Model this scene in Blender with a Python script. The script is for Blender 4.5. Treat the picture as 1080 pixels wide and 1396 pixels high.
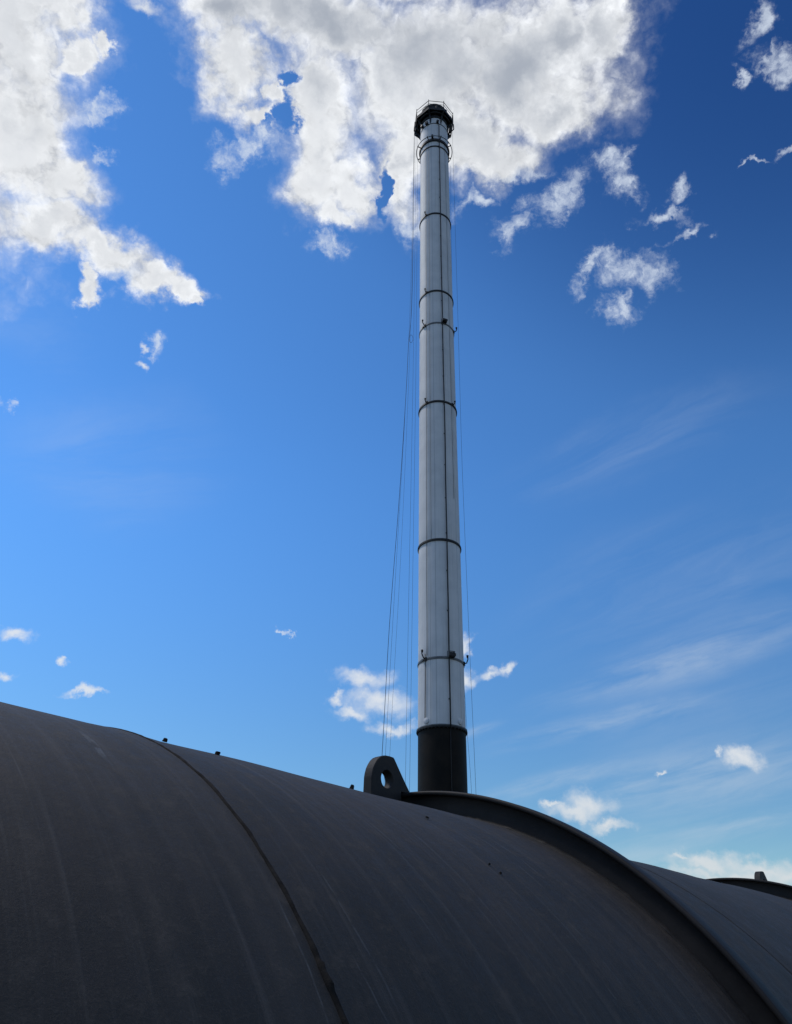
import bpy, math, random
import numpy as np
from mathutils import Matrix, Vector, Euler

random.seed(7)
rad = math.radians
scene = bpy.context.scene
COL = scene.collection
for o in list(bpy.data.objects):
    bpy.data.objects.remove(o)

# ------------------------------------------------------------------ camera
EYE = 1.80
PITCH, ROLL = rad(32.5), rad(1.40)
f_ = Vector((0, math.cos(PITCH), math.sin(PITCH)))
r0 = Vector((1, 0, 0)); u0 = r0.cross(f_)
r_ = r0 * math.cos(ROLL) + u0 * math.sin(ROLL)
u_ = u0 * math.cos(ROLL) - r0 * math.sin(ROLL)
cam_data = bpy.data.cameras.new("camera")
cam_data.sensor_fit = 'HORIZONTAL'
cam_data.sensor_width = 36.0
cam_data.lens = 36.0 * 993.95 / 1080.0
cam_data.clip_start = 0.05
cam_data.clip_end = 20000
cam = bpy.data.objects.new("camera", cam_data)
M = Matrix((r_, u_, -f_)).transposed().to_4x4()
M.translation = (0, 0, EYE)
cam.matrix_world = M
COL.objects.link(cam)
scene.camera = cam

scene.view_settings.view_transform = 'Standard'
scene.view_settings.look = 'None'
scene.view_settings.exposure = EXPO = 0.0
scene.view_settings.gamma = 1.0
scene.view_settings.use_curve_mapping = False
scene.render.engine = 'CYCLES'
scene.cycles.max_bounces = 6
scene.cycles.use_denoising = True
scene.cycles.denoiser = 'OPENIMAGEDENOISE'
scene.cycles.denoising_input_passes = 'RGB_ALBEDO_NORMAL'
scene.cycles.denoising_prefilter = 'ACCURATE'

# ------------------------------------------------------------------ sun (veiled by the bright cloud at upper left)
SUN_AZ, SUN_EL = -68.0, 57.0
sun_d = bpy.data.lights.new("sun", 'SUN')
sun_d.energy = 2.0
sun_d.angle = rad(10)
sun_d.color = (1.0, 0.95, 0.88)
sun = bpy.data.objects.new("sun", sun_d)
sdir = Vector((math.sin(rad(SUN_AZ)) * math.cos(rad(SUN_EL)), math.cos(rad(SUN_AZ)) * math.cos(rad(SUN_EL)), math.sin(rad(SUN_EL))))
sun.rotation_euler = sdir.to_track_quat('Z', 'Y').to_euler()
sun.location = (-60, 60, 90)
COL.objects.link(sun)

# ------------------------------------------------------------------ sky: Nishita air, clouds by direction
world = bpy.data.worlds.new("World")
scene.world = world
world.use_nodes = True
world.cycles.sampling_method = 'NONE'
NT = world.node_tree
NT.nodes.clear()


class G:
    """small helper round a node tree"""
    def __init__(s, nt): s.nt = nt
    def n(s, t, **k):
        x = s.nt.nodes.new(t)
        for a, b in k.items(): setattr(x, a, b)
        return x
    def put(s, sock, v):
        if isinstance(v, bpy.types.NodeSocket): s.nt.links.new(v, sock)
        elif v is not None: sock.default_value = v
    def math(s, op, a, b=None, c=None, clamp=False):
        x = s.n('ShaderNodeMath', operation=op, use_clamp=clamp)
        s.put(x.inputs[0], a); s.put(x.inputs[1], b)
        if c is not None: s.put(x.inputs[2], c)
        return x.outputs[0]
    def vec(s, op, a, b=None, scale=None):
        x = s.n('ShaderNodeVectorMath', operation=op)
        s.put(x.inputs[0], a); s.put(x.inputs[1], b)
        if scale is not None: s.put(x.inputs['Scale'], scale)
        return x.outputs['Value'] if op in ('LENGTH', 'DOT_PRODUCT', 'DISTANCE') else x.outputs[0]
    def noise(s, v, scale, detail=6, rough=.55, dist=0.0, lac=2.0, color=False):
        x = s.n('ShaderNodeTexNoise')
        s.put(x.inputs['Vector'], v)
        x.inputs['Scale'].default_value = scale; x.inputs['Detail'].default_value = detail
        x.inputs['Roughness'].default_value = rough; x.inputs['Distortion'].default_value = dist
        x.inputs['Lacunarity'].default_value = lac
        return x.outputs['Color'] if color else x.outputs['Fac']
    def ramp(s, v, lo, hi, a=0.0, b=1.0, kind='SMOOTHSTEP'):
        x = s.n('ShaderNodeMapRange', interpolation_type=kind)
        s.put(x.inputs[0], v); s.put(x.inputs[1], lo); s.put(x.inputs[2], hi); s.put(x.inputs[3], a); s.put(x.inputs[4], b)
        return x.outputs[0]
    def mix(s, fac, a, b, blend='MIX'):
        x = s.n('ShaderNodeMix', data_type='RGBA', blend_type=blend)
        s.put(x.inputs[0], fac)
        ca = [q for q in x.inputs if q.name == 'A' and q.type == 'RGBA'][0]
        cb = [q for q in x.inputs if q.name == 'B' and q.type == 'RGBA'][0]
        s.put(ca, (*a, 1) if isinstance(a, tuple) and len(a) == 3 else a)
        s.put(cb, (*b, 1) if isinstance(b, tuple) and len(b) == 3 else b)
        return [q for q in x.outputs if q.type == 'RGBA'][0]
    def xyz(s, v):
        x = s.n('ShaderNodeSeparateXYZ'); s.put(x.inputs[0], v); return x.outputs
    def comb(s, a, b, c):
        x = s.n('ShaderNodeCombineXYZ'); s.put(x.inputs[0], a); s.put(x.inputs[1], b); s.put(x.inputs[2], c); return x.outputs[0]


W = G(NT)
# every cloud mass: azimuth, elevation (degrees), half width, half height (radians), tilt (degrees)
BIG = [(-47.14,55.66,0.0742,0.0802,42.9),(-45.36,58.05,0.0433,0.0395,41.9),(-41.46,56.6,0.0329,0.0159,50.7),(-42.93,50.61,0.0626,0.0776,37.1),(-38.37,49.78,0.048,0.0389,32.5),(-37.57,46.69,0.0749,0.0334,14.7),(-31.25,46.86,0.0642,0.0281,4.3),(-25.51,46.49,0.0447,0.0216,5.2),(-22.61,46.28,0.03,0.0155,2.9),(-20.63,45.63,0.0124,0.0066,-25.0),(-30.74,44.23,0.0145,0.0117,-8.4),(-49.79,50.55,0.0808,0.1576,43.8),(-39.68,58.55,0.0106,0.0138,36.5),(-25.61,63.92,0.0485,0.0412,24.5),(-19.24,64.38,0.0413,0.0434,18.6),(-18.76,60.75,0.0154,0.0226,17.7),(-24.15,60.91,0.0417,0.044,22.6),(-20.55,58.84,0.0344,0.0186,19.0),(-9.91,65.2,0.0839,0.0599,10.2),(-11.24,60.79,0.0612,0.0616,11.1),(-10.55,56.43,0.0526,0.0398,10.1),(-5.7,57.05,0.0383,0.0415,6.1),(1.71,63.55,0.0947,0.0812,-0.3),(1.31,58.43,0.0344,0.0651,0.1),(6.87,59.93,0.0621,0.0474,-4.7),(16.03,63.63,0.1089,0.0685,-13.2),(9.75,58.86,0.0623,0.0304,-7.1),(23.73,63.87,0.0771,0.0524,-20.3),(20.21,60.72,0.0608,0.0356,1.9),(30.23,63.27,0.0331,0.0329,-26.3),(-1.13,69.83,0.2383,0.0382,2.2),(-11.21,58.97,0.0444,0.0398,10.9),(-8.3,54.68,0.0314,0.0205,8.1)]
HOLES = [(-17.63,61.9,0.0111,0.0074,16.9),(-16.67,59.69,0.0101,0.0145,-2.6),(-2.0,56.73,0.0055,0.0219,-10.8),(-19.24,58.74,0.0104,0.0047,17.9)]
SMALL = [(-37.07,61.91,0.0224,0.0088,11.6),(-29.17,19.81,0.0206,0.0086,3.5),(-28.78,16.73,0.0118,0.0083,-0.3),(-24.82,18.77,0.0074,0.0044,10.0),(-23.05,16.59,0.0227,0.0053,5.3),(-23.09,16.73,0.0083,0.0062,8.5),(-2.36,19.67,0.0392,0.0143,-0.8),(-0.8,17.82,0.0467,0.0188,1.6),(-4.44,18.01,0.0126,0.0075,2.7),(-3.21,16.93,0.0252,0.0102,-7.4),(-0.05,16.07,0.0367,0.0083,1.4),(6.19,22.14,0.0078,0.0156,-15.9),(5.92,19.67,0.0117,0.0171,-0.6),(7.77,20.02,0.0214,0.0076,8.5),(9.16,20.53,0.0117,0.0066,27.4),(14.72,10.56,0.0299,0.0169,-1.4),(13.57,10.0,0.0371,0.0118,-1.1),(15.65,9.16,0.0276,0.0074,-1.2),(12.06,10.42,0.0179,0.0051,-0.9),(25.34,12.99,0.0186,0.0127,-15.3),(24.13,13.56,0.0065,0.0059,-4.6),(19.86,12.39,0.0059,0.0025,-3.0),(21.97,6.79,0.0441,0.0124,-1.4),(24.88,6.41,0.0452,0.0113,-1.6),(26.53,6.07,0.0293,0.0104,-1.6),(23.24,5.94,0.0921,0.0106,-1.2),(20.26,7.05,0.0129,0.0039,-1.3),(16.24,5.6,0.2143,0.0078,-2.2),(-25.79,41.68,0.0053,0.0055,19.3),(-25.33,40.59,0.0053,0.0064,18.6)]
WISP = [(-21.35,56.65,0.0301,0.0156,46.0),(-19.43,57.86,0.0209,0.0142,17.9),(12.39,57.26,0.0143,0.0065,-9.2),(13.7,53.48,0.0259,0.0155,35.1),(19.23,54.42,0.0328,0.018,36.5),(9.51,55.65,0.0232,0.0121,12.2),(25.84,55.66,0.022,0.0175,-20.5),(26.64,53.87,0.017,0.0163,-20.7),(32.34,52.07,0.0114,0.0177,-25.2),(30.17,50.75,0.0284,0.0083,-22.9),(25.54,48.36,0.044,0.019,-23.2),(20.93,49.16,0.0274,0.0092,26.5),(22.88,46.17,0.0239,0.0175,-35.1),(27.2,47.46,0.019,0.0191,-19.3),(31.76,49.18,0.0207,0.006,-8.2),(45.94,58.46,0.0091,0.0206,-56.9),(45.35,55.91,0.0157,0.0137,-38.7),(41.98,56.36,0.0059,0.0099,-35.5),(42.65,51.28,0.0088,0.0067,-34.3),(40.43,51.63,0.009,0.003,-32.4),(-24.02,41.85,0.0107,0.0129,18.0),(-8.99,23.18,0.0029,0.0049,5.0),(-37.29,55.05,0.0246,0.0098,50.9),(-35.18,52.55,0.0164,0.0075,39.9),(-8.86,51.96,0.024,0.0126,-10.8),(-29.54,46.33,0.0492,0.0178,2.8),(0.94,54.34,0.0187,0.0173,0.5),(14.2,56.85,0.0446,0.0082,-10.7),(-35.15,34.78,0.0078,0.0052,23.5)]
CORE = [(-5.84,62.51,0.0608,0.0451,6.4),(-11.82,65.66,0.0707,0.0382,12.0),(-1.8,65.18,0.0761,0.0427,2.8),(9.23,62.25,0.0648,0.0414,-7.0),(25.24,62.76,0.0407,0.0426,-21.5),(-14.19,63.12,0.0306,0.0328,13.9),(17.3,62.64,0.0674,0.044,-14.3),(0.75,60.04,0.0446,0.0475,0.6),(-25.82,63.45,0.0324,0.0166,24.6),(-46.35,53.27,0.0114,0.0153,41.4),(-43.25,52.01,0.0221,0.0218,37.9),(-7.28,59.29,0.0447,0.0319,7.5),(-40.23,47.67,0.0366,0.0201,23.0)]
STREAK = [(16.72,16.1,0.1726,0.0194,9.4),(12.5,12.22,0.1376,0.0154,13.7),(22.65,12.04,0.2163,0.0488,6.3),(23.84,8.76,0.1745,0.0202,3.4),(22.75,20.01,0.2108,0.0352,11.7),(6.13,15.65,0.0575,0.0091,18.8),(18.71,6.23,0.2111,0.0466,-0.8)]
VEIL = [(23.84,25.16,0.2626,0.128,6.7),(22.11,36.46,0.2159,0.0572,8.9),(25.16,14.73,0.2133,0.0995,4.9),(-26.05,33.56,0.173,0.1119,5.9),(-34.34,40.4,0.096,0.0517,25.4)]


def frame(az, el, tilt):
    a, e, t = rad(az), rad(el), rad(tilt)
    c = Vector((math.sin(a) * math.cos(e), math.cos(a) * math.cos(e), math.sin(e)))
    east = Vector((math.cos(a), -math.sin(a), 0)); up = east.cross(c)
    t1 = east * math.cos(t) + up * math.sin(t); t2 = up * math.cos(t) - east * math.sin(t)
    return c, t1, t2


CHAIN = [None]


def field(dirs, blobs, k=0.2):
    """smooth union of soft ellipses in direction space: 0 at a centre, 1 on the rim"""
    acc = None
    for az, el, a, b, t in blobs:
        c, t1, t2 = frame(az, el, t)
        mp = W.n('ShaderNodeMapping', vector_type='TEXTURE')
        v = dirs
        if CHAIN[0] is not None:      # evaluate the ellipses one after another: keeps the shader's stack small
            ma = W.n('ShaderNodeVectorMath', operation='MULTIPLY_ADD')
            W.put(ma.inputs[0], CHAIN[0]); ma.inputs[1].default_value = (1e-9, 1e-9, 1e-9); W.put(ma.inputs[2], dirs)
            v = ma.outputs[0]
        W.put(mp.inputs[0], v)
        mp.inputs['Location'].default_value = c
        mp.inputs['Rotation'].default_value = Matrix((t1, t2, t1.cross(t2))).transposed().to_euler('XYZ')
        mp.inputs['Scale'].default_value = (a, b, 1.0)
        l = W.vec('LENGTH', mp.outputs[0])
        acc = l if acc is None else W.math('SMOOTH_MIN', acc, l, k)
        CHAIN[0] = acc
    return acc


tc = W.n('ShaderNodeTexCoord')
D = W.vec('NORMALIZE', tc.outputs['Generated'])
half = (0.5, 0.5, 0.5)
wA = W.vec('SUBTRACT', W.noise(D, 7.0, 9, .60, color=True), half)
wB = W.vec('SUBTRACT', W.noise(W.vec('ADD', D, (3.1, 1.7, 5.2)), 26.0, 7, .62, color=True), half)
warp_big = W.vec('ADD', W.vec('SCALE', wA, scale=.16), W.vec('SCALE', wB, scale=.055))
warp_small = W.vec('ADD', W.vec('SCALE', wA, scale=.015), W.vec('SCALE', wB, scale=.050))
warp_wisp = W.vec('ADD', W.vec('SCALE', wA, scale=.05), W.vec('SCALE', wB, scale=.075))
Dbig = W.vec('ADD', D, warp_big)
Dsm = W.vec('ADD', D, warp_small)
Dwi = W.vec('ADD', D, warp_wisp)

nz = W.noise(W.vec('ADD', D, W.vec('SCALE', wA, scale=.08)), 12.0, 9, .52)      # ragged mass


def puffs(v):
    """rounded lumps with creases between them, three sizes"""
    acc = None
    for sc, am, off in ((16.0, 1.0, (1, 0, 0)), (37.0, .55, (0, 2, 0)), (85.0, .30, (0, 0, 3)), (190.0, .15, (3, 0, 3))):
        q = W.math('ABSOLUTE', W.math('SUBTRACT', W.noise(W.vec('ADD', v, off), sc, 1.0, .5, .5), .5))
        q = W.math('MULTIPLY', q, am)
        acc = q if acc is None else W.math('ADD', acc, q)
    return acc


Dp = W.vec('ADD', D, W.vec('SCALE', wB, scale=.03))
pf = puffs(Dp)                                     # about 0.05 (crease) to 0.4 (crown of a lump)
tsun = tuple(sdir * .012)
pf2 = puffs(W.vec('ADD', Dp, tsun))
relief = W.math('SUBTRACT', pf, pf2)
nf = W.noise(W.vec('ADD', D, W.vec('SCALE', wB, scale=.02)), 70.0, 6, .60)       # fine fluff

# big clouds
fb = W.math('SUBTRACT', 1.0, field(Dbig, BIG, .25))
fh = field(Dwi, HOLES, .2)
fb = W.math('ADD', fb, W.math('MULTIPLY', W.math('SUBTRACT', nz, .5), 1.10))
fb = W.math('ADD', fb, W.math('MULTIPLY', W.math('SUBTRACT', pf, .10), .60))
fb = W.math('ADD', fb, W.math('MULTIPLY', W.math('SUBTRACT', nf, .5), .30))
fb = W.math('SUBTRACT', fb, W.math('MULTIPLY', W.ramp(fh, .2, 2.0, 1.0, 0.0), 1.5))
# generic broken cumulus for the sky outside the part described above
cview, _, _ = frame(0, 34, 0)
away = W.ramp(W.vec('DOT_PRODUCT', D, tuple(cview)), .62, .74, 1.0, 0.0)
ng = W.noise(W.vec('ADD', D, (7, 2, 1)), 2.6, 9, .6)
fg = W.math('MULTIPLY', W.math('SUBTRACT', ng, W.ramp(W.xyz(D)[2], 0.0, .8, .53, .53)), 5.0)
fg = W.math('SUBTRACT', fg, W.math('MULTIPLY', W.math('SUBTRACT', 1.0, away), 9.0))
fb = W.math('SMOOTH_MAX', fb, fg, .1)
a_big = W.math('ADD', W.math('MULTIPLY', W.ramp(fb, -.50, .35), .36), W.math('MULTIPLY', W.ramp(fb, -.12, .55), .64))
# small cumulus
fs = W.math('SUBTRACT', 1.0, field(Dsm, SMALL, .25))
fs = W.math('ADD', fs, W.math('MULTIPLY', W.math('SUBTRACT', W.noise(D, 40.0, 7, .6), .5), 1.0))
fs = W.math('ADD', fs, W.math('MULTIPLY', W.math('SUBTRACT', pf, .2), .8))
a_sm = W.math('MULTIPLY', W.ramp(fs, -.40, .95), .86)
# wisps
fw = W.math('SUBTRACT', 1.0, field(Dwi, WISP, .2))
nr = W.noise(W.vec('ADD', D, W.vec('SCALE', wB, scale=.06)), 15.0, 7, .62, .6)
rid = W.math('SUBTRACT', 1.0, W.math('MULTIPLY', W.math('ABSOLUTE', W.math('SUBTRACT', nr, .5)), 5.5))     # thin filaments
rid2 = W.noise(W.vec('ADD', D, (4, 4, 1)), 55.0, 6, .65, .4)
fw = W.math('ADD', W.math('MINIMUM', fw, .55), W.math('ADD', W.math('MULTIPLY', rid, .85), W.math('MULTIPLY', W.math('SUBTRACT', rid2, .5), 1.6)))
a_wi = W.math('MULTIPLY', W.math('POWER', W.ramp(fw, .0, 1.85), 1.5), .95)
# cirrus streaks
fc = W.math('SUBTRACT', 1.0, field(W.vec('ADD', D, W.vec('SCALE', wA, scale=.03)), STREAK, .4))
cc, c1, c2 = frame(18, 12, 12)
mp = W.n('ShaderNodeMapping', vector_type='TEXTURE'); W.put(mp.inputs[0], D)
mp.inputs['Rotation'].default_value = Matrix((c1, c2, c1.cross(c2))).transposed().to_euler('XYZ')
mp.inputs['Scale'].default_value = (1.0, .15, 1.0)
ns = W.noise(W.vec('ADD', mp.outputs[0], W.vec('SCALE', wA, scale=.10)), 4.5, 8, .60, .3)
a_ci = W.math('MULTIPLY', W.math('MULTIPLY', W.ramp(fc, -.2, .9), W.ramp(ns, .36, .72)), .40)

fv = W.math('SUBTRACT', 1.0, field(W.vec('ADD', D, W.vec('SCALE', wA, scale=.10)), VEIL, .4))
nv = W.noise(W.vec('ADD', mp.outputs[0], W.vec('SCALE', wA, scale=.15)), 2.2, 8, .6, .8)
a_ve = W.math('MULTIPLY', W.math('MULTIPLY', W.ramp(fv, -.1, .9), W.ramp(nv, .32, .72)), .15)
# the thicker the cloud the greyer its body; lumps are brighter on the side turned to the sun
core = W.ramp(field(W.vec('ADD', D, W.vec('SCALE', wA, scale=.14)), CORE, .35), .30, 1.7, 1.0, .30)
lump = W.noise(W.vec('ADD', D, W.vec('SCALE', wB, scale=.04)), 4.5, 4, .45)
thick = W.math('ADD', fb, W.math('MULTIPLY', W.math('SUBTRACT', lump, .5), 2.2))
core = W.math('MULTIPLY', core, W.ramp(thick, .25, 1.25))
edge = W.ramp(fb, .25, .9, 1.0, .05)                 # crisp lumps along the rim, a smooth soft body
relief = W.math('MULTIPLY', relief, edge)
core = W.math('SUBTRACT', core, W.math('MULTIPLY', relief, 1.0), clamp=True)
billow = W.math('ADD', W.ramp(W.noise(W.vec('ADD', D, W.vec('SCALE', wB, scale=.08)), 7.0, 5, .48), .3, .7, .88, .97),
                W.math('ADD', W.math('MULTIPLY', relief, .9), W.math('MULTIPLY', W.math('MULTIPLY', W.math('SUBTRACT', pf, .2), edge), .38)))

sky = W.n('ShaderNodeTexSky', sky_type='NISHITA', sun_disc=False, sun_elevation=rad(SUN_EL), sun_rotation=rad(SUN_AZ),
          altitude=50, air_density=1.0, dust_density=0.0, ozone_density=2.0)
SKY_K = 0.10
# deep clean-air blue: more contrast and saturation than the plain model, darkest opposite the sun high up
g0 = W.vec('SCALE', sky.outputs[0], scale=.1)
gm = W.n('ShaderNodeGamma'); W.put(gm.inputs['Color'], g0); gm.inputs['Gamma'].default_value = 1.5
deep, _, _ = frame(62, 66, 0)
dk = W.ramp(W.vec('DOT_PRODUCT', D, tuple(deep)), .80, 1.0, 0.0, 1.0)
lift = W.ramp(W.xyz(D)[2], .02, .60, 0.0, 1.0)
gain = W.mix(lift, (11.8, 12.6, 11.4), (17.6, 25.6, 26.4))
gain = W.vec('MULTIPLY', gain, W.mix(dk, (1.0, 1.0, 1.0), (.36, .46, .60)))
air = W.vec('MULTIPLY', gm.outputs[0], gain)
air = W.mix(W.ramp(W.xyz(D)[2], -.01, .12, .92, 0.0), air, (2.6, 4.2, 6.2))      # pale haze low over the horizon
# cloud colours, in units of the sky texture (background strength 0.1)
c_white = W.mix(1.0, (8.7, 8.95, 9.3), W.comb(billow, billow, billow), 'MULTIPLY')
c_grey = (3.9, 4.3, 5.0)
c_cloud = W.mix(core, c_white, c_grey)
col = W.mix(a_ci, W.mix(a_ve, air, (5.2, 6.2, 7.6)), (5.5, 6.4, 7.4))
col = W.mix(a_wi, col, (6.6, 7.4, 8.6))
smw = W.ramp(W.xyz(D)[2], .05, .3, 0.0, 1.0)
c_small = W.mix(smw, (6.8, 7.1, 7.3), (7.8, 8.1, 8.4))
col = W.mix(a_sm, col, c_small)
col = W.mix(a_big, col, c_cloud)
bg = W.n('ShaderNodeBackground'); bg.inputs['Strength'].default_value = SKY_K
W.put(bg.inputs['Color'], col)
out = W.n('ShaderNodeOutputWorld')
NT.links.new(bg.outputs[0], out.inputs[0])

# ------------------------------------------------------------------ helpers
def mesh_obj(name, verts, faces, mat, parent=None, smooth=True, uvs=None):
    me = bpy.data.meshes.new(name)
    me.from_pydata([tuple(v) for v in verts], [], faces)
    me.validate()
    if smooth:
        me.shade_smooth()
    if uvs is not None:
        uvl = me.uv_layers.new(name="UVMap")
        li = np.zeros(len(me.loops), dtype=np.int32); me.loops.foreach_get('vertex_index', li)
        uvl.data.foreach_set('uv', np.asarray(uvs, dtype=np.float32)[li].ravel())
    me.materials.append(mat)
    o = bpy.data.objects.new(name, me)
    COL.objects.link(o)
    if parent is not None:
        o.parent = parent
    return o


def sharp(o, ang=35):
    o.data.set_sharp_from_angle(angle=rad(ang))
    return o


def empty(name, loc, rz=0.0):
    o = bpy.data.objects.new(name, None)
    o.empty_display_size = .3
    o.location = loc; o.rotation_euler = (0, 0, rz)
    COL.objects.link(o)
    return o


def tag(o, label, cat=None, group=None, kind=None):
    if label: o["label"] = label
    if cat: o["category"] = cat
    if group: o["group"] = group
    if kind: o["kind"] = kind
    return o


class MB:
    def __init__(s): s.v = []; s.f = []
    def add(s, v, f):
        n = len(s.v); s.v += [tuple(q) for q in v]; s.f += [tuple(i + n for i in q) for q in f]
    def box(s, c, size, rot=None):
        hx, hy, hz = [q / 2 for q in size]
        vs = [Vector((x, y, z)) for x in (-hx, hx) for y in (-hy, hy) for z in (-hz, hz)]
        if rot is not None: vs = [rot @ q for q in vs]
        s.add([q + Vector(c) for q in vs], [(0, 1, 3, 2), (4, 6, 7, 5), (0, 4, 5, 1), (2, 3, 7, 6), (0, 2, 6, 4), (1, 5, 7, 3)])
    def tube(s, pts, r, n=8, closed=False):
        pts = [Vector(p) for p in pts]; m = len(pts); vs = []; fs = []
        up = None
        for i, p in enumerate(pts):
            a = pts[i - 1] if (i or closed) else p
            b = pts[(i + 1) % m] if (i < m - 1 or closed) else p
            t = (b - a).normalized()
            if up is None:
                up = t.orthogonal().normalized()
            up = (up - t * up.dot(t)).normalized()
            w = t.cross(up)
            rr = r[i] if isinstance(r, (list, tuple)) else r
            for k in range(n):
                q = 2 * math.pi * k / n
                vs.append(p + (up * math.cos(q) + w * math.sin(q)) * rr)
        for i in range(m if closed else m - 1):
            j = (i + 1) % m
            for k in range(n):
                fs.append((i * n + k, i * n + (k + 1) % n, j * n + (k + 1) % n, j * n + k))
        if not closed:
            fs.append(tuple(range(n))[::-1]); fs.append(tuple((m - 1) * n + k for k in range(n)))
        s.add(vs, fs)
    def prism(s, poly, axis, off):
        """poly: 3D points, extruded by vector off"""
        n = len(poly); off = Vector(off)
        vs = [Vector(p) for p in poly] + [Vector(p) + off for p in poly]
        fs = [tuple(range(n))[::-1], tuple(range(n, 2 * n))] + [(i, (i + 1) % n, (i + 1) % n + n, i + n) for i in range(n)]
        s.add(vs, fs)
    def obj(s, name, mat, parent=None, smooth=False):
        return mesh_obj(name, s.v, s.f, mat, parent, smooth)


def lathe_z(name, prof, mat, parent, n=96, close=False, ang=40):
    """prof: (radius, z) pairs revolved about z"""
    vs = []; fs = []; uv = []
    m = len(prof)
    for (r, z) in prof:
        for k in range(n):
            q = 2 * math.pi * k / n
            vs.append((r * math.sin(q), -r * math.cos(q), z)); uv.append((q / (2 * math.pi), z))
    for i in range(m if close else m - 1):
        j = (i + 1) % m
        for k in range(n):
            fs.append((i * n + k, i * n + (k + 1) % n, j * n + (k + 1) % n, j * n + k))
    o = mesh_obj(name, vs, fs, mat, parent, True)
    sharp(o, ang)
    return o


# ------------------------------------------------------------------ materials
def new_mat(name):
    m = bpy.data.materials.new(name); m.use_nodes = True
    nt = m.node_tree; b = nt.nodes['Principled BSDF']
    return m, G(nt), b


def pipe_material():
    m, g, b = new_mat("weathered_dark_paint")
    t = g.n('ShaderNodeTexCoord')
    uv = g.xyz(t.outputs['UV'])
    u, v = uv[0], uv[1]
    ob = t.outputs['Object']
    st = g.noise(g.comb(g.math('MULTIPLY', u, 55.0), g.math('MULTIPLY', v, 1.1), 0.0), 1.0, 6, .62)
    st2 = g.noise(g.comb(g.math('MULTIPLY', u, 17.0), g.math('MULTIPLY', v, .8), 4.0), 1.0, 5, .6)
    big = g.noise(ob, 2.2, 6, .6)
    mot = g.noise(ob, 34.0, 8, .7)
    grain = g.noise(ob, 420.0, 4, .7)
    col = g.mix(g.ramp(big, .35, .65), (.029, .027, .025), (.041, .035, .032))
    col = g.mix(g.math('MULTIPLY', g.ramp(st, .50, .74), .60), col, (.080, .071, .065))
    st3 = g.noise(g.comb(g.math('MULTIPLY', u, 150.0), g.math('MULTIPLY', v, 2.2), 9.0), 1.0, 5, .65)
    col = g.mix(g.math('MULTIPLY', g.math('MULTIPLY', g.ramp(st3, .54, .70), g.ramp(big, .42, .60)), .55), col, (.085, .077, .072))
    col = g.mix(g.math('MULTIPLY', g.ramp(st2, .46, .72), .45), col, (.062, .054, .049))
    col = g.mix(g.math('MULTIPLY', g.ramp(mot, .50, .70), .50), col, (.072, .062, .056))
    col = g.mix(g.math('MULTIPLY', g.ramp(grain, .50, .78), .30), col, (.10, .09, .082))
    rust = g.math('MULTIPLY', g.ramp(g.noise(g.vec('ADD', ob, (5, 5, 5)), 3.4, 9, .7), .58, .74), .25)
    col = g.mix(rust, col, (.060, .040, .030))
    # fine wavering scratches and scuffs that run round the shell: s, arc from, arc to, half width, strength
    def scratch(s, p0, p1, w, k, col, c=(.13, .13, .13)):
        wob = g.math('MULTIPLY', g.math('SUBTRACT', g.noise(g.comb(v, s * 9, 0.0), 2.2, 4, .6), .5), .05)
        d = g.math('ABSOLUTE', g.math('SUBTRACT', g.math('ADD', u, wob), s))
        a = g.ramp(d, w * .35, w * 1.25, 1.0, 0.0)
        a = g.math('MULTIPLY', a, g.ramp(v, p0, p0 + .05))
        a = g.math('MULTIPLY', a, g.ramp(v, p1 - .05, p1, 1.0, 0.0))
        a = g.math('MULTIPLY', a, g.ramp(g.noise(g.comb(g.math('MULTIPLY', u, 60.0), g.math('MULTIPLY', v, 26.0), s), 1.0, 4, .7), .40, .60))
        return g.mix(g.math('MULTIPLY', a, k * .5), col, c)
    for s, a0, a1, w, k in SCRATCH:
        col = scratch(s, rad(a0), rad(a1), w, k, col)
    g.put(b.inputs['Base Color'], col)
    g.put(b.inputs['Roughness'], g.ramp(mot, .3, .7, .58, .74))
    b.inputs['Specular IOR Level'].default_value = .16
    hgt = g.math('ADD', g.math('MULTIPLY', grain, .35), g.math('MULTIPLY', mot, 1.0))
    hgt = g.math('ADD', hgt, g.math('MULTIPLY', st, .8))
    bp = g.n('ShaderNodeBump'); bp.inputs['Strength'].default_value = .42; bp.inputs['Distance'].default_value = .0022
    g.put(bp.inputs['Height'], hgt); g.put(b.inputs['Normal'], bp.outputs[0])
    return m


def plain_paint(name, c0, c1, rough=.55, scale=6.0, bump=.3, bd=.001, spec=.4, metallic=0.0):
    m, g, b = new_mat(name)
    t = g.n('ShaderNodeTexCoord'); ob = t.outputs['Object']
    n1 = g.noise(ob, scale, 8, .65)
    n2 = g.noise(ob, scale * 14, 5, .7)
    col = g.mix(g.ramp(n1, .35, .68), c0, c1)
    col = g.mix(g.math('MULTIPLY', g.ramp(n2, .52, .76), .3), col, tuple(min(1, q * 1.7) for q in c1))
    g.put(b.inputs['Base Color'], col)
    b.inputs['Roughness'].default_value = rough
    b.inputs['Specular IOR Level'].default_value = spec
    b.inputs['Metallic'].default_value = metallic
    bp = g.n('ShaderNodeBump'); bp.inputs['Strength'].default_value = bump; bp.inputs['Distance'].default_value = bd
    g.put(bp.inputs['Height'], g.math('ADD', n1, g.math('MULTIPLY', n2, .4))); g.put(b.inputs['Normal'], bp.outputs[0])
    return m


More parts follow.
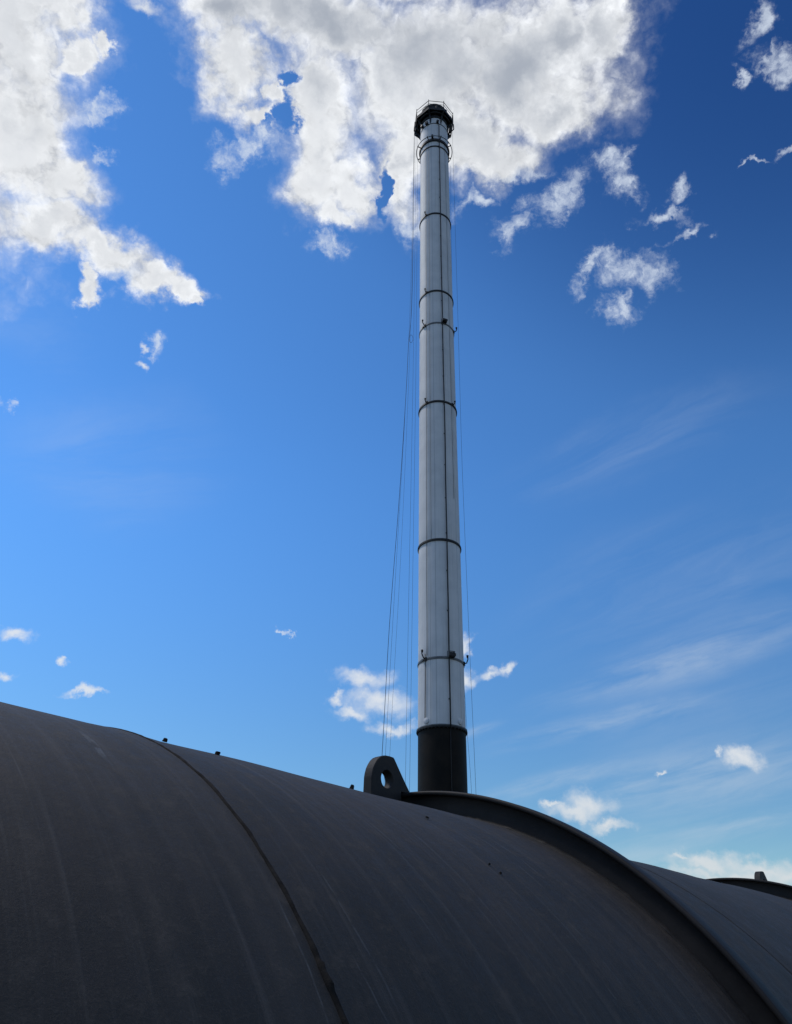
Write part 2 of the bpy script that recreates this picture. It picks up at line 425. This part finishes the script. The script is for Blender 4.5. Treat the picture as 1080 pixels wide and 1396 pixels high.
def stack_paint():
    m, g, b = new_mat("pale_grey_stack_paint")
    t = g.n('ShaderNodeTexCoord'); ob = t.outputs['Object']
    x, y, z = g.xyz(ob)
    ang = g.math('ARCTAN2', x, g.math('MULTIPLY', y, -1.0))
    run = g.noise(g.comb(g.math('MULTIPLY', ang, 9.0), 0.0, g.math('MULTIPLY', z, .16)), 1.0, 6, .65)
    run2 = g.noise(g.comb(g.math('MULTIPLY', ang, 26.0), 3.0, g.math('MULTIPLY', z, .35)), 1.0, 5, .65)
    blot = g.noise(ob, .9, 7, .6)
    col = g.mix(g.ramp(blot, .3, .7), (.53, .54, .545), (.61, .615, .615))
    col = g.mix(g.math('MULTIPLY', g.ramp(run, .50, .74), .34), col, (.28, .285, .28))
    col = g.mix(g.math('MULTIPLY', g.ramp(run2, .55, .75), .22), col, (.23, .235, .235))
    # faint vertical joints of the rolled plates
    for a0 in (-.46, -.20, .95, -1.25, 2.4, -2.6):
        d = g.math('ABSOLUTE', g.math('SUBTRACT', ang, a0))
        col = g.mix(g.math('MULTIPLY', g.ramp(d, .008, .022, 1.0, 0.0), .42), col, (.17, .18, .19))
    g.put(b.inputs['Base Color'], col)
    b.inputs['Roughness'].default_value = .68; b.inputs['Specular IOR Level'].default_value = .3
    bp = g.n('ShaderNodeBump'); bp.inputs['Strength'].default_value = .25; bp.inputs['Distance'].default_value = .01
    g.put(bp.inputs['Height'], blot); g.put(b.inputs['Normal'], bp.outputs[0])
    return m


def ground_material():
    m, g, b = new_mat("worn_asphalt")
    t = g.n('ShaderNodeTexCoord'); ob = t.outputs['Object']
    n1 = g.noise(ob, .12, 8, .6); n2 = g.noise(ob, 60, 4, .7)
    col = g.mix(g.ramp(n1, .35, .65), (.045, .045, .043), (.065, .066, .058))
    col = g.mix(g.ramp(n2, .5, .75, 0.0, .5), col, (.11, .11, .105))
    g.put(b.inputs['Base Color'], col); b.inputs['Roughness'].default_value = .9
    bp = g.n('ShaderNodeBump'); bp.inputs['Strength'].default_value = .5; bp.inputs['Distance'].default_value = .01
    g.put(bp.inputs['Height'], n2); g.put(b.inputs['Normal'], bp.outputs[0])
    return m


# s along the pipe, arc from/to in degrees, half width in metres, strength
SCRATCH = [(.436, 57.5, 66, .0045, 1.0), (.440, 56.5, 65, .0022, .9), (.660, 37, 50, .0018, .6), (.632, 36.0, 44, .0014, .6), (.558, 36, 46, .0013, .8), (.880, 50, 60, .0022, .55),
           (1.262, 52, 63, .0024, .7), (1.215, 50, 68, .003, .45), (.785, 42, 50, .0018, .35), (1.445, 36, 52, .0032, .35),
           (1.185, 38, 52, .0028, .35), (1.130, 36, 42, .0018, .8), (1.310, 52, 62, .0022, .4), (1.038, 50, 58, .002, .5),
           (1.350, 56, 66, .0016, .5), (1.760, 42, 50, .002, .3), (.980, 45, 66, .0025, .3)]
M_PIPE = pipe_material()
M_SEAM = plain_paint("weld_dark", (.015, .0135, .0125), (.030, .026, .023), .9, 40, .6, .002, .05)
M_LUG = plain_paint("lug_dark_paint", (.024, .023, .024), (.036, .031, .028), .65, 14, .4, .0015, .15)
M_RING = plain_paint("ring_shaded_paint", (.013, .012, .012), (.024, .021, .020), .62, 5, .4, .0015, .18)  # darker than the pipe paint: shade on the rings put into their colour
M_STACK = stack_paint()
M_BLACK = plain_paint("black_stack_paint", (.006, .005, .004), (.013, .010, .007), .6, 1.2, .2, .01, .12)
M_IRON = plain_paint("dark_ironwork", (.012, .013, .014), (.024, .023, .022), .6, 8, .2, .002, .3)
M_BAND = plain_paint("grey_band_paint", (.07, .08, .085), (.12, .13, .135), .5, 4, .2, .003)
M_ROPE = plain_paint("dark_rope_fibre", (.02, .024, .03), (.04, .044, .05), .8, 30, .2, .001)
M_CONC = plain_paint("concrete", (.22, .22, .21), (.32, .31, .29), .9, 5, .5, .004)
M_LAMP = plain_paint("lamp_housing", (.04, .04, .04), (.08, .075, .07), .5, 9, .2, .002)

# ------------------------------------------------------------------ ground
gv = [(-4000, -4000, 0), (4000, -4000, 0), (4000, 4000, 0), (-4000, 4000, 0)]
ground = mesh_obj("ground", gv, [(0, 1, 2, 3)], ground_material(), None, False)
ground["kind"] = "structure"

# ------------------------------------------------------------------ the big pipe
YAW = rad(47.973)
AXD, AXH = 1.36109, EYE - .6441          # distance of its axis from the eye, height of its axis
hx = Vector((-math.sin(YAW), math.cos(YAW), 0))
pipe = empty("steel_pipe", (hx.x * AXD, hx.y * AXD, 0), YAW)
tag(pipe, "huge dark painted steel pipe with stiffener rings and lifting lugs, lying across the foreground", "pipe")


def dent(s, ph):
    return (.0022 * np.sin(3.1 * s + 2.3 * ph) + .0014 * np.sin(7.3 * s - 4.1 * ph + 1) + .0005 * np.sin(15 * s + 9 * ph + 2)
            + .0004 * np.sin(23 * s - 13 * ph))


def shell(s0, s1, step=.03, dip=0.0, n=400):
    ns = max(2, int(round((s1 - s0) / step)) + 1)
    S = np.linspace(s0, s1, ns); P = np.linspace(-math.pi / 2, 1.5 * math.pi, n + 1)
    A, B = np.meshgrid(S, P, indexing='ij')
    R = 1.0 + dent(A, B) * np.clip(np.minimum(A - s0, s1 - A) / .06, 0, 1)
    V = np.stack([A, -R * np.cos(B), AXH + R * np.sin(B)], -1).reshape(-1, 3)
    UV = np.stack([A, B], -1).reshape(-1, 2)
    F = []
    w = n + 1
    for i in range(ns - 1):
        b = i * w
        for k in range(n):
            F.append((b + k, b + w + k, b + w + k + 1, b + k + 1))
    return mesh_obj("shell_section", V, F, M_PIPE, pipe, True, UV)


RINGS = [-2.949, -.704, 1.541, 3.786, 6.031]
SEAMS = [.5755, 2.058]
CUTS = [-5.2, -2.93, -.684, .5755, 1.562, 2.058, 3.806, 6.051, 8.2]
for a, b in zip(CUTS[:-1], CUTS[1:]):
    fine = a >= -.7 and b <= 3.9
    shell(a, b, .03 if fine else .12, n=400 if fine else 160)


def ring_profile(name, s0, prof, mat, n=360, jitter=None):
    vs = []; fs = []; uv = []
    m = len(prof)
    for k in range(n):
        ph = 2 * math.pi * k / n
        for i, (ds, r) in enumerate(prof):
            rr = r; dd = ds
            if jitter:
                j = jitter(ph, i); rr += j[0]; dd += j[1]
            vs.append((s0 + dd, -rr * math.cos(ph), AXH + rr * math.sin(ph))); uv.append((s0 + dd, ph))
    for k in range(n):
        k2 = (k + 1) % n
        for i in range(m):
            j = (i + 1) % m
            fs.append((k * m + i, k * m + j, k2 * m + j, k2 * m + i))
    return mesh_obj(name, vs, fs, mat, pipe, True, uv)


RO, RT = 1.0584, .0456
e = .007
# T section: a web on the shell carrying a flat plate with rounded edges
W0, W1, TP = .0150, .0315, .0105
e = .0045
rp = [(W0, .985), (W0, 1.02), (W0, RO - TP - .003), (W0 - .003, RO - TP), (.002, RO - TP), (0, RO - TP + .002), (0, RO - e)]
rp += [(e * (1 - math.cos(q)), RO - e + e * math.sin(q)) for q in (rad(30), rad(60), rad(90))]
rp += [(RT - e + e * math.sin(q), RO - e + e * math.cos(q)) for q in (0, rad(30), rad(60), rad(90))]
rp += [(RT, RO - TP + .002), (RT - .002, RO - TP), (W1 + .003, RO - TP), (W1, RO - TP - .003), (W1, 1.02), (W1, .985)]
rnd = random.Random(3)
for s in RINGS:
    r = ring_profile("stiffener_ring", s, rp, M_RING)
    sharp(r, 50)
    ph0 = rnd.random() * 6
    def jit(ph, i, p=ph0):
        w = math.sin(170 * ph + 2 * math.sin(31 * ph + p)) * .0006 + math.sin(61 * ph + p) * .0006
        return (w, -abs(w)) if i in (1, 2) else (0, 0)
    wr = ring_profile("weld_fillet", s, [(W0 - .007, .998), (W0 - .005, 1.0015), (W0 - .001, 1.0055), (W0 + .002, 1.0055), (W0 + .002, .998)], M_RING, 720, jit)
    wr.parent = r


def bead(s, hw, hh, gap=None, mat=None):
    """irregular welded seam round the shell"""
    n = 1400; rows = []; vs = []; fs = []
    prof = [(-1.0, -.45), (-.8, .35), (-.35, .9), (.25, 1.0), (.75, .5), (1.0, -.45)]
    m = len(prof); rr = random.Random(5)
    wob = [rr.uniform(-1, 1) for _ in range(97)]
    for k in range(n):
        ph = 2 * math.pi * k / n
        t = ph * 30; i0 = int(t) % 97; i1 = (i0 + 1) % 97; fr = t - int(t)
        w0 = wob[i0] * (1 - fr) + wob[i1] * fr
        rip = .5 + .5 * math.sin(ph * 260 + 3 * w0)
        sc = 1 + .22 * w0 + .10 * math.sin(ph * 47) + .10 * rip
        H = hh * (1 + .25 * w0 + .30 * rip * (.6 + .4 * math.sin(ph * 13)))
        vis = math.degrees(ph)
        fade = .45 + .55 * max(0.0, min(1.0, (66 - vis) / 22)) if vis < 180 else .8      # the bead was ground down towards the crown
        H *= fade; sc *= .5 + .5 * fade
        if gap and abs(ph - gap) < .012:
            H *= 1.9; sc *= 1.15
        for (a, b) in prof:
            q = (s + hw * a * sc + .0012 * w0, 1.0 + H * b)
            vs.append((q[0], -q[1] * math.cos(ph), AXH + q[1] * math.sin(ph)))
    for k in range(n):
        k2 = (k + 1) % n
        for i in range(m):
            j = (i + 1) % m
            fs.append((k * m + i, k * m + j, k2 * m + j, k2 * m + i))
    return mesh_obj("weld_seam", vs, fs, mat or M_SEAM, pipe, True)


bead(.5755, .0038, .0024, rad(40.03))
bead(2.058, .0026, .0016, None, M_LUG)


def lug(ds):
    near = [(1.4205, .985), (1.4205, 1.080), (1.4225, 1.0905), (1.4262, 1.1025), (1.432, 1.1135), (1.4400, 1.1245), (1.4500, 1.1335), (1.462, 1.1395),
            (1.4735, 1.1420), (1.489, 1.1432), (1.5045, 1.1425), (1.5075, 1.1405), (1.5290, 1.1150), (1.5500, 1.0900), (1.5760, 1.0605), (1.5385, 1.0602), (1.5385, .985)]
    hc = (1.4800, 1.0818); hr = .0225
    y0, y1 = -.0195, .0105
    bev = .0018
    N = 64
    # sample the outline by rays from the hole centre so that the plate with its hole is one strip
    P = [(a + ds, AXH + b) for a, b in near]
    hcx, hcz = hc[0] + ds, AXH + hc[1]
    angs = sorted(set([round(math.atan2(p[1] - hcz, p[0] - hcx), 6) for p in P] + [round(-math.pi + 2 * math.pi * k / N, 6) for k in range(N)]))
    def hit(a):
        dx, dz = math.cos(a), math.sin(a); best = None
        for i in range(len(P)):
            ax_, az_ = P[i]; bx, bz = P[(i + 1) % len(P)]
            ex, ez = bx - ax_, bz - az_
            den = dx * ez - dz * ex
            if abs(den) < 1e-12: continue
            t = ((ax_ - hcx) * ez - (az_ - hcz) * ex) / den
            w = ((ax_ - hcx) * dz - (az_ - hcz) * dx) / den
            if t > 0 and -1e-4 <= w <= 1.0001 and (best is None or t > best): best = t
        return (hcx + dx * best, hcz + dz * best)
    n = len(angs); vs = []; fs = []
    loops = []
    def inset(p, k):
        dx, dz = hcx - p[0], hcz - p[1]; l = math.hypot(dx, dz); return (p[0] + dx / l * k, p[1] + dz / l * k)
    outer = [hit(a) for a in angs]
    hole = [(hcx + hr * math.cos(a), hcz + hr * math.sin(a)) for a in angs]
    holeb = [(hcx + (hr + bev) * math.cos(a), hcz + (hr + bev) * math.sin(a)) for a in angs]
    seq = [(hole, y0 + bev), (holeb, y0), ([inset(p, bev) for p in outer], y0), (outer, y0 + bev), (outer, y1 - bev), ([inset(p, bev) for p in outer], y1),
           (holeb, y1), (hole, y1 - bev)]
    for pts, y in seq:
        vs += [(p[0], y, p[1]) for p in pts]
    m = len(seq)
    for i in range(m):
        j = (i + 1) % m
        for k in range(n):
            k2 = (k + 1) % n
            fs.append((i * n + k, j * n + k, j * n + k2, i * n + k2))
    o = mesh_obj("lifting_lug", vs, fs, M_LUG, pipe, True); sharp(o, 28)
    # weld round the foot
    mb = MB()
    for yy in (y0 - .001, y1 + .001):
        pts = []
        for k in range(25):
            s = 1.4205 + (1.534 - 1.4205) * k / 24 + ds
            pts.append((s, yy, AXH + 1.001))
        mb.tube(pts, [.0052 + .0012 * math.sin(k * 2.1) for k in range(25)], 8)
    mb.tube([(1.4195 + ds, y0, AXH + 1.001), (1.4195 + ds, y1, AXH + 1.001)], .0052, 8)
    mb.obj("weld_fillet", M_SEAM, o, True)
    return o


lug(0.0)
lug(2.905)


def surf(s, ph, r=1.0):
    return Vector((s, -r * math.cos(rad(ph)), AXH + r * math.sin(rad(ph))))


# little weld studs and spatter standing on the crown
def nub(name, s, ph, w, d, h):
    p = surf(s, ph, 1.0 + h / 2 - .001)
    mb = MB()
    rt = Matrix.Rotation(rad(ph - 90), 3, 'X')
    rt = Matrix.Rotation(rad(90 - ph), 3, 'X')
    c = p
    seg = 8; vs = []; fs = []
    for lv, (sc, z) in enumerate([(1.15, -.5), (1.0, -.1), (.95, .3), (.6, .5)]):
        for k in range(seg):
            q = 2 * math.pi * k / seg
            j = 1 + .18 * math.sin(k * 2.7 + s * 40 + lv)
            vs.append(c + rt @ Vector((w / 2 * sc * j * math.cos(q), d / 2 * sc * j * math.sin(q), z * h)))
    for lv in range(3):
        for k in range(seg):
            fs.append((lv * seg + k, lv * seg + (k + 1) % seg, (lv + 1) * seg + (k + 1) % seg, (lv + 1) * seg + k))
    fs.append(tuple(3 * seg + k for k in range(seg))); fs.append(tuple(range(seg))[::-1])
    return mesh_obj(name, vs, fs, M_SEAM, pipe, False)


nub("weld_stud", .633, 72.0, .007, .007, .006)
nub("weld_stud", .743, 72.6, .009, .008, .006)
nub("weld_stud", 1.108, 75.0, .008, .008, .009)
for s, ph, w, d in [(1.120, 63.4, .008, .010), (1.110, 52.3, .005, .006), (1.105, 53.6, .006, .004), (1.523, 67.3, .007, .006), (1.517, 53.4, .005, .005)]:
    nub("weld_spatter", s, ph, w * .7, d * .7, .0028)

# plates closing its two ends, and cradles under it
for s, nm in ((-5.2, 0), (8.2, 1)):
    n = 96
    vs = [(s + (-.001 if nm == 0 else .001), -1.0 * math.cos(2 * math.pi * k / n), AXH + math.sin(2 * math.pi * k / n)) for k in range(n)]
    mesh_obj("end_plate", vs, [tuple(range(n))], M_LUG, pipe, False)
for s in (-4.0, -1.8, .3, 2.9, 5.0, 7.2):
    mb = MB(); pts = []
    n = 24
    for k in range(n + 1):
        q = rad(-140 + 100 * k / n)
        pts.append((s - .15, 1.003 * math.cos(q), AXH + 1.003 * math.sin(q)))
    pts += [(s - .15, .95, 0.0), (s - .15, -.95, 0.0)]
    # quads from arc to base
    vs = []; fs = []
    for k in range(n + 1):
        y, z = pts[k][1], pts[k][2]
        yb = -.85 + 1.7 * k / n
        vs += [(s - .15, y, z), (s + .15, y, z), (s - .15, yb, 0), (s + .15, yb, 0)]
    for k in range(n):
        a = 4 * k; b = a + 4
        fs += [(a, b, b + 1, a + 1), (a + 2, a + 3, b + 3, b + 2), (a, a + 2, b + 2, b), (a + 1, b + 1, b + 3, a + 3)]
    fs += [(0, 1, 3, 2), (4 * n, 4 * n + 2, 4 * n + 3, 4 * n + 1)]
    mesh_obj("cradle", vs, fs, M_CONC, pipe, False)

# ------------------------------------------------------------------ chimney
CAZ = rad(4.0); CD = 36.8
DZ = EYE - 1.70
ch = empty("chimney", (CD * math.sin(CAZ), CD * math.cos(CAZ), 0), -CAZ)
tag(ch, "tall slender pale grey chimney with a black foot and a railed platform on top", "chimney")
R = 1.2


def cpt(phi, r, z):
    return Vector((r * math.sin(rad(phi)), -r * math.cos(rad(phi)), z))


def band(name, z, r, h, mat, lip=.0, n=96):
    return lathe_z(name, [(R - .02, z - h / 2), (r, z - h / 2), (r + lip, z), (r, z + h / 2), (R - .02, z + h / 2)], mat, ch, n)


Z_FLANGE = 12.05 + DZ
Z_JOINT = [22.55 + DZ, 32.8 + DZ, 43.2 + DZ, 52.1 + DZ]
Z_HOOK = [15.55 + DZ, 39.95 + DZ]
Z_TOP = 61.25 + DZ
lathe_z("plinth", [(0, 0), (1.9, 0), (1.9, .45), (1.85, .5), (0, .5)], M_CONC, ch, 48)
lathe_z("foot_section", [(R, .45), (R, Z_FLANGE - .03)], M_BLACK, ch)
edges = sorted([Z_FLANGE] + Z_JOINT + Z_HOOK + [Z_TOP])
rr = random.Random(11)
for a, b in zip(edges[:-1], edges[1:]):
    n = 8
    lathe_z("shaft_section", [(R - .004, a + .005)] + [(R + rr.uniform(-.0015, .0015), a + .03 + (b - a - .06) * k / n) for k in range(n + 1)] + [(R - .004, b - .005)], M_STACK, ch, 128, ang=80)
# foot flange: two plates bolted together
band("flange_plate", Z_FLANGE + .055, 1.275, .05, M_BAND)
band("flange_plate", Z_FLANGE - .02, 1.285, .06, M_IRON)
for k in range(40):
    q = 9 * k + 4
    mb = MB(); p = cpt(q, 1.243, Z_FLANGE - .07); mb.box(p, (.05, .05, .06), Matrix.Rotation(rad(q), 3, 'Z')); mb.obj("flange_bolt", M_IRON, ch)
for z in Z_JOINT:
    b = band("joint_band", z, 1.262, .13, M_IRON, .006)
for z in Z_HOOK:
    band("hook_band", z, 1.235, .12, M_BAND, .01)


def hook(phi, z, s=1.0, lean=0):
    """upright iron arm with a lamp pot on its end"""
    mb = MB()
    mb.tube([cpt(phi, 1.2, z), cpt(phi, 1.38, z + .02), cpt(phi + lean, 1.44, z + .28 * s), cpt(phi + lean, 1.42, z + .42 * s)], .032, 8)
    mb.box(cpt(phi, 1.24, z), (.16, .1, .18), Matrix.Rotation(rad(phi), 3, 'Z'))
    o = mb.obj("hook_arm", M_IRON, ch)
    m2 = MB(); m2.tube([cpt(phi + lean, 1.42, z + .36 * s), cpt(phi + lean, 1.42, z + .50 * s)], [.05, .065], 10)
    m2.obj("pin", M_IRON, o, True)


def lampbox(phi, z):
    rz = Matrix.Rotation(rad(phi), 3, 'Z')
    mb = MB()
    for d in (-.16, .16):
        mb.box(cpt(phi, 1.30, z + .17) + rz @ Vector((d, 0, 0)), (.03, .2, .34), rz)
    mb.box(cpt(phi, 1.34, z + .33), (.36, .05, .03), rz)
    o = mb.obj("lamp_frame", M_BAND, ch)
    m2 = MB(); m2.box(cpt(phi, 1.40, z + .10), (.34, .26, .15), rz); m2.box(cpt(phi, 1.40, z + .20), (.26, .18, .05), rz)
    m2.obj("lamp", M_IRON, o)


for z in Z_HOOK:
    hook(-40, z, .95, -3); hook(76, z, .95, 4); lampbox(24, z)
    hook(140, z); lampbox(200, z)
    mb = MB(); mb.box(cpt(-49, 1.25, z - .02), (.12, .12, .1), Matrix.Rotation(rad(-49), 3, 'Z')); mb.obj("band_clamp", M_BAND, ch)
for z in Z_JOINT[1:]:
    hook(-34, z + .05, .45); 
hook(52, Z_JOINT[1] + .05, .4)
# blind ports above the foot flange
for q in (-38.5, 49, 150, -140):
    p = cpt(q, 1.0, Z_FLANGE + .30); nrm = cpt(q, 1, 0)
    mb = MB()
    mb.tube([p, p + nrm * .255, p + nrm * .275], [.15, .15, .12], 24)
    o = mb.obj("port_cap", M_STACK, ch, True); sharp(o, 40)


def run_line(name, phi, z0, z1, r, mat, off=.03, wob=1.0, seed=0):
    rn = random.Random(seed); pts = []
    n = max(6, int((z1 - z0) / 1.1))
    p = phi
    for k in range(n + 1):
        z = z0 + (z1 - z0) * k / n
        p += rn.uniform(-1, 1) * .35 * wob - (p - phi) * .15
        pts.append(cpt(p, R + r + off, z))
    mb = MB(); mb.tube(pts, r, 8)
    return mb.obj(name, mat, ch, True)


c1 = run_line("down_conductor", 19.2, Z_FLANGE - .1, 64.6 + DZ, .036, M_IRON, .055, 1.0, 2)
k = 0
for z in np.arange(13.5, 62, 2.4):
    mb = MB(); mb.box(cpt(19.2, R + .035, float(z)), (.10, .05, .05), Matrix.Rotation(rad(19.2), 3, 'Z')); mb.obj("cable_clip", M_BAND, c1)
run_line("foot_conductor", 20, .5, Z_FLANGE - .1, .018, M_IRON, .03, .5, 4)
run_line("thin_cable", -42, Z_FLANGE + .3, Z_HOOK[0] + .3, .018, M_IRON, .02, 1.6, 5)
run_line("thin_cable", -36, Z_HOOK[0] + .2, 62 + DZ, .013, M_BAND, .02, 1.2, 6)
run_line("thin_cable", -22, Z_JOINT[0], 62 + DZ, .010, M_BAND, .02, .8, 7)
run_line("thin_cable", 47, Z_JOINT[0] + 3, 62 + DZ, .010, M_BAND, .02, .8, 8)

# --- head of the chimney
ZC = 62.2 + DZ      # dark collar
band("collar_band", Z_TOP, 1.262, .12, M_IRON, .005)
lathe_z("neck_section", [(R, Z_TOP), (R, ZC - .1)], M_STACK, ch, 96)
lathe_z("collar", [(R - .02, ZC - .22), (1.30, ZC - .20), (1.33, ZC), (1.30, ZC + .10), (R, ZC + .16)], M_IRON, ch, 96)
lathe_z("head_section", [(R, ZC), (R + .01, ZC + .3), (R + .01, 66.3 + DZ)], M_STACK, ch, 96)
band("head_band", 64.75 + DZ, 1.235, .09, M_IRON, .004)
# hoop rail for the painters' cradle, held off the shaft
ZH = 62.25 + DZ
RH = 1.545
mb = MB(); mb.tube([cpt(q, RH, ZH) for q in range(0, 360, 5)], .032, 8, True)
hoop = mb.obj("hoop_rail", M_BAND, ch, True)
for q in range(23, 383, 45):
    mb = MB(); mb.box(cpt(q, (RH + 1.2) / 2, ZH + .05), (.06, RH - 1.2 + .02, .07), Matrix.Rotation(rad(q), 3, 'Z'))
    mb.box(cpt(q, RH, ZH + .09), (.06, .07, .10), Matrix.Rotation(rad(q), 3, 'Z'))
    mb.obj("hoop_bracket", M_IRON, hoop)
mb = MB(); mb.box(cpt(-6, 1.36, ZH + .22), (.16, .2, .34), Matrix.Rotation(rad(-6), 3, 'Z')); mb.obj("junction_box", M_IRON, ch)

# platform
ZP = 66.35 + DZ
RP = 1.80
OFF = 8.0
VA = [OFF - 22.5 + 45 * k for k in range(8)]         # corners


def seg_pts(k, r):
    return cpt(VA[k], r, 0), cpt(VA[(k + 1) % 8], r, 0)


for k in range(8):
    rin = 1.24
    rout = RP
    if k == 2:
        rout = 1.45           # an open gap beside the ladder hatch
    a, b = seg_pts(k, rout); c, d = seg_pts(k, rin)
    poly = [Vector((q.x, q.y, ZP)) for q in (a, b, d, c)]
    mb = MB(); mb.prism(poly, None, (0, 0, .06)); mb.obj("deck_plate", M_IRON, ch)
    a, b = seg_pts(k, RP); c, d = seg_pts(k, RP - .09)
    poly = [Vector((q.x, q.y, ZP - .20)) for q in (a, b, d, c)]
    mb = MB(); mb.prism(poly, None, (0, 0, .34)); mb.obj("edge_beam", M_IRON, ch)
    # knee bracket under each corner
    q = VA[k]
    tdir = Vector((math.cos(rad(q)), math.sin(rad(q)), 0)) * .05
    mb = MB()
    poly = [cpt(q, 1.2, ZP - .01) - tdir, cpt(q, RP - .02, ZP - .01) - tdir, cpt(q, RP - .02, ZP - .22) - tdir, cpt(q, 1.2, ZP - 1.55) - tdir]
    poly2 = [cpt(q, 1.2, ZP - .01) - tdir, cpt(q, RP - .02, ZP - .01) - tdir, cpt(q, RP - .02, ZP - .25) - tdir, cpt(q, 1.45, ZP - .55) - tdir, cpt(q, 1.2, ZP - 1.5) - tdir]
    mb.prism(poly2, None, tdir * 2); mb.obj("knee_bracket", M_IRON, ch)
    m2 = MB(); p0 = cpt(q, RP - .03, ZP + .1); p1 = cpt(q, RP - .03, ZP + 1.32)
    m2.tube([p0, p1], .032, 8)
    m2.obj("guard_post", M_IRON, ch, True)
mb = MB(); mb.tube([cpt(q, 1.45, ZP - .28) for q in range(0, 360, 10)], .085, 8, True); mb.obj("ring_beam", M_IRON, ch, True)
for hz, nm in ((1.15, .026), (.68, .018)):
    for k in range(8):
        a, b = seg_pts(k, RP - .03)
        mb = MB(); mb.tube([Vector((a.x, a.y, ZP + hz)), Vector((b.x, b.y, ZP + hz))], nm, 8); mb.obj("guard_rail", M_IRON, ch, True)
lathe_z('shroud', [(1.215, ZP - .75), (1.27, ZP - .72), (1.27, ZP + .02), (1.215, ZP + .02)], M_IRON, ch, 64)
# top of the flue standing above the deck
lathe_z("flue_top", [(R + .012, 66.2 + DZ), (R + .012, 67.55 + DZ), (R + .06, 67.6 + DZ), (R + .06, 67.85 + DZ), (R - .04, 67.87 + DZ), (R - .04, 66.3 + DZ)], M_IRON, ch, 96)
for q, dz, s in ((-28, .0, .24), (14, -.02, .20), (-50, .1, .18), (120, 0, .2)):
    mb = MB(); mb.box(cpt(q, 1.34, 64.85 + DZ + dz), (s, .22, s * 1.3), Matrix.Rotation(rad(q), 3, 'Z')); mb.obj("junction_box", M_IRON, ch)
for q in (-60, -35, 10, 42, 70, 130, 220):
    mb = MB(); mb.box(cpt(q, 1.60, ZP + .25), (.16, .14, .38), Matrix.Rotation(rad(q), 3, 'Z')); mb.obj("lamp_pot", M_IRON, ch)
# slanting pipe under the deck
mb = MB(); mb.tube([cpt(-30, 1.5, ZP - .18), cpt(-2, 1.42, ZP - .12)], .04, 8); mb.obj("conduit", M_LAMP, ch, True)
# cage ladder bracketry hung under the right of the deck
for q in (72, 86):
    mb = MB(); mb.tube([cpt(q, RP - .05, ZP), cpt(q, RP - .03, ZP - .75), cpt(q, 1.45, ZP - 1.25)], .05, 8); mb.obj("hanger", M_IRON, ch, True)
for q in (-74, -88, -100):
    mb = MB(); mb.tube([cpt(q, RP - .05, ZP), cpt(q, RP - .03, ZP - .65), cpt(q, 1.4, ZP - 1.2)], .06, 8); mb.obj("hanger", M_IRON, ch, True)

# ------------------------------------------------------------------ ropes hanging beside the chimney
cc = Vector((CD * math.sin(CAZ), CD * math.cos(CAZ), 0))
cr = Vector((math.cos(CAZ), -math.sin(CAZ), 0)); cf = Vector((math.sin(CAZ), math.cos(CAZ), 0))


def rope(pts, r, label, loop_at=None):
    """pts: (sideways from the chimney axis, height, depth)"""
    base = cc + cr * pts[-1][0] + cf * pts[-1][2]
    P = [cc + cr * a + cf * d + Vector((0, 0, z)) - base for a, z, d in pts]
    fine = []
    for i in range(len(P) - 1):
        for k in range(6):
            t = k / 6
            p0 = P[max(i - 1, 0)]; p1 = P[i]; p2 = P[i + 1]; p3 = P[min(i + 2, len(P) - 1)]
            fine.append(.5 * ((2 * p1) + (p2 - p0) * t + (2 * p0 - 5 * p1 + 4 * p2 - p3) * t * t + (3 * p1 - p0 - 3 * p2 + p3) * t ** 3))
    fine.append(P[-1])
    mb = MB(); mb.tube(fine, r, 6)
    if loop_at:
        a, z, d = loop_at
        c = cc + cr * (a + .12) + cf * d + Vector((0, 0, z)) - base
        mb.tube([c + cr * .13 * math.cos(q) + Vector((0, 0, .38 * math.sin(q))) for q in np.linspace(0, 6.2, 18)], r * .8, 6)
    o = mb.obj("rope", M_ROPE, None, True)
    o.location = base
    tag(o, label, "rope", "thin ropes hanging from the chimney platform")
    return o


z0 = ZP - .1
rope([(-1.76, z0, -.1), (-1.76, 45, -.1), (-1.97, 39.3, -.1), (-2.05, 36, -.1), (-2.22, 30.7, -.1), (-2.44, 25.1, -.1), (-2.77, 18, -.1), (-2.95, 11.4, -.1), (-3.3, 0, -.1)], .014,
     "dark slack rope left of the chimney, the one with a small knot loop high up", (-1.92, 39.7, -.1))
rope([(-1.78, z0, .25), (-1.90, 45, .25), (-2.16, 33, .25), (-2.5, 22, .25), (-2.80, 12, .25), (-3.06, 0, .25)], .007, "thin straight rope slanting just right of the looped one above the lug")
rope([(-1.72, z0, .5), (-1.84, 45, .5), (-2.02, 33, .5), (-2.28, 22, .5), (-2.60, 12, .5), (-2.86, 0, .5)], .006, "faint thin rope, third from the left beside the chimney")
rope([(-1.62, z0, .75), (-1.66, 40, .75), (-1.78, 20, .75), (-1.88, 0, .75)], .007, "plumb thin rope between the slanting ropes and the chimney, farther from the chimney")
rope([(-1.50, z0, .95), (-1.48, 40, .95), (-1.58, 20, .95), (-1.68, 0, .95)], .007, "plumb thin rope nearest the chimney on its left side")
rope([(1.66, z0, .5), (1.56, 42, .5), (1.50, 31, .5), (1.51, 25, .5), (1.56, 16, .5), (1.61, 10, .5), (1.66, 0, .5)], .008, "outer thin rope hanging down the right side of the chimney")
rope([(1.40, 62, 1.0), (1.16, 40, 1.0), (1.10, 22, 1.0), (1.26, 13.6, 1.0), (1.42, 9.5, 1.0), (1.60, 0, 1.0)], .007, "inner thin rope leaving the right edge of the chimney low down")
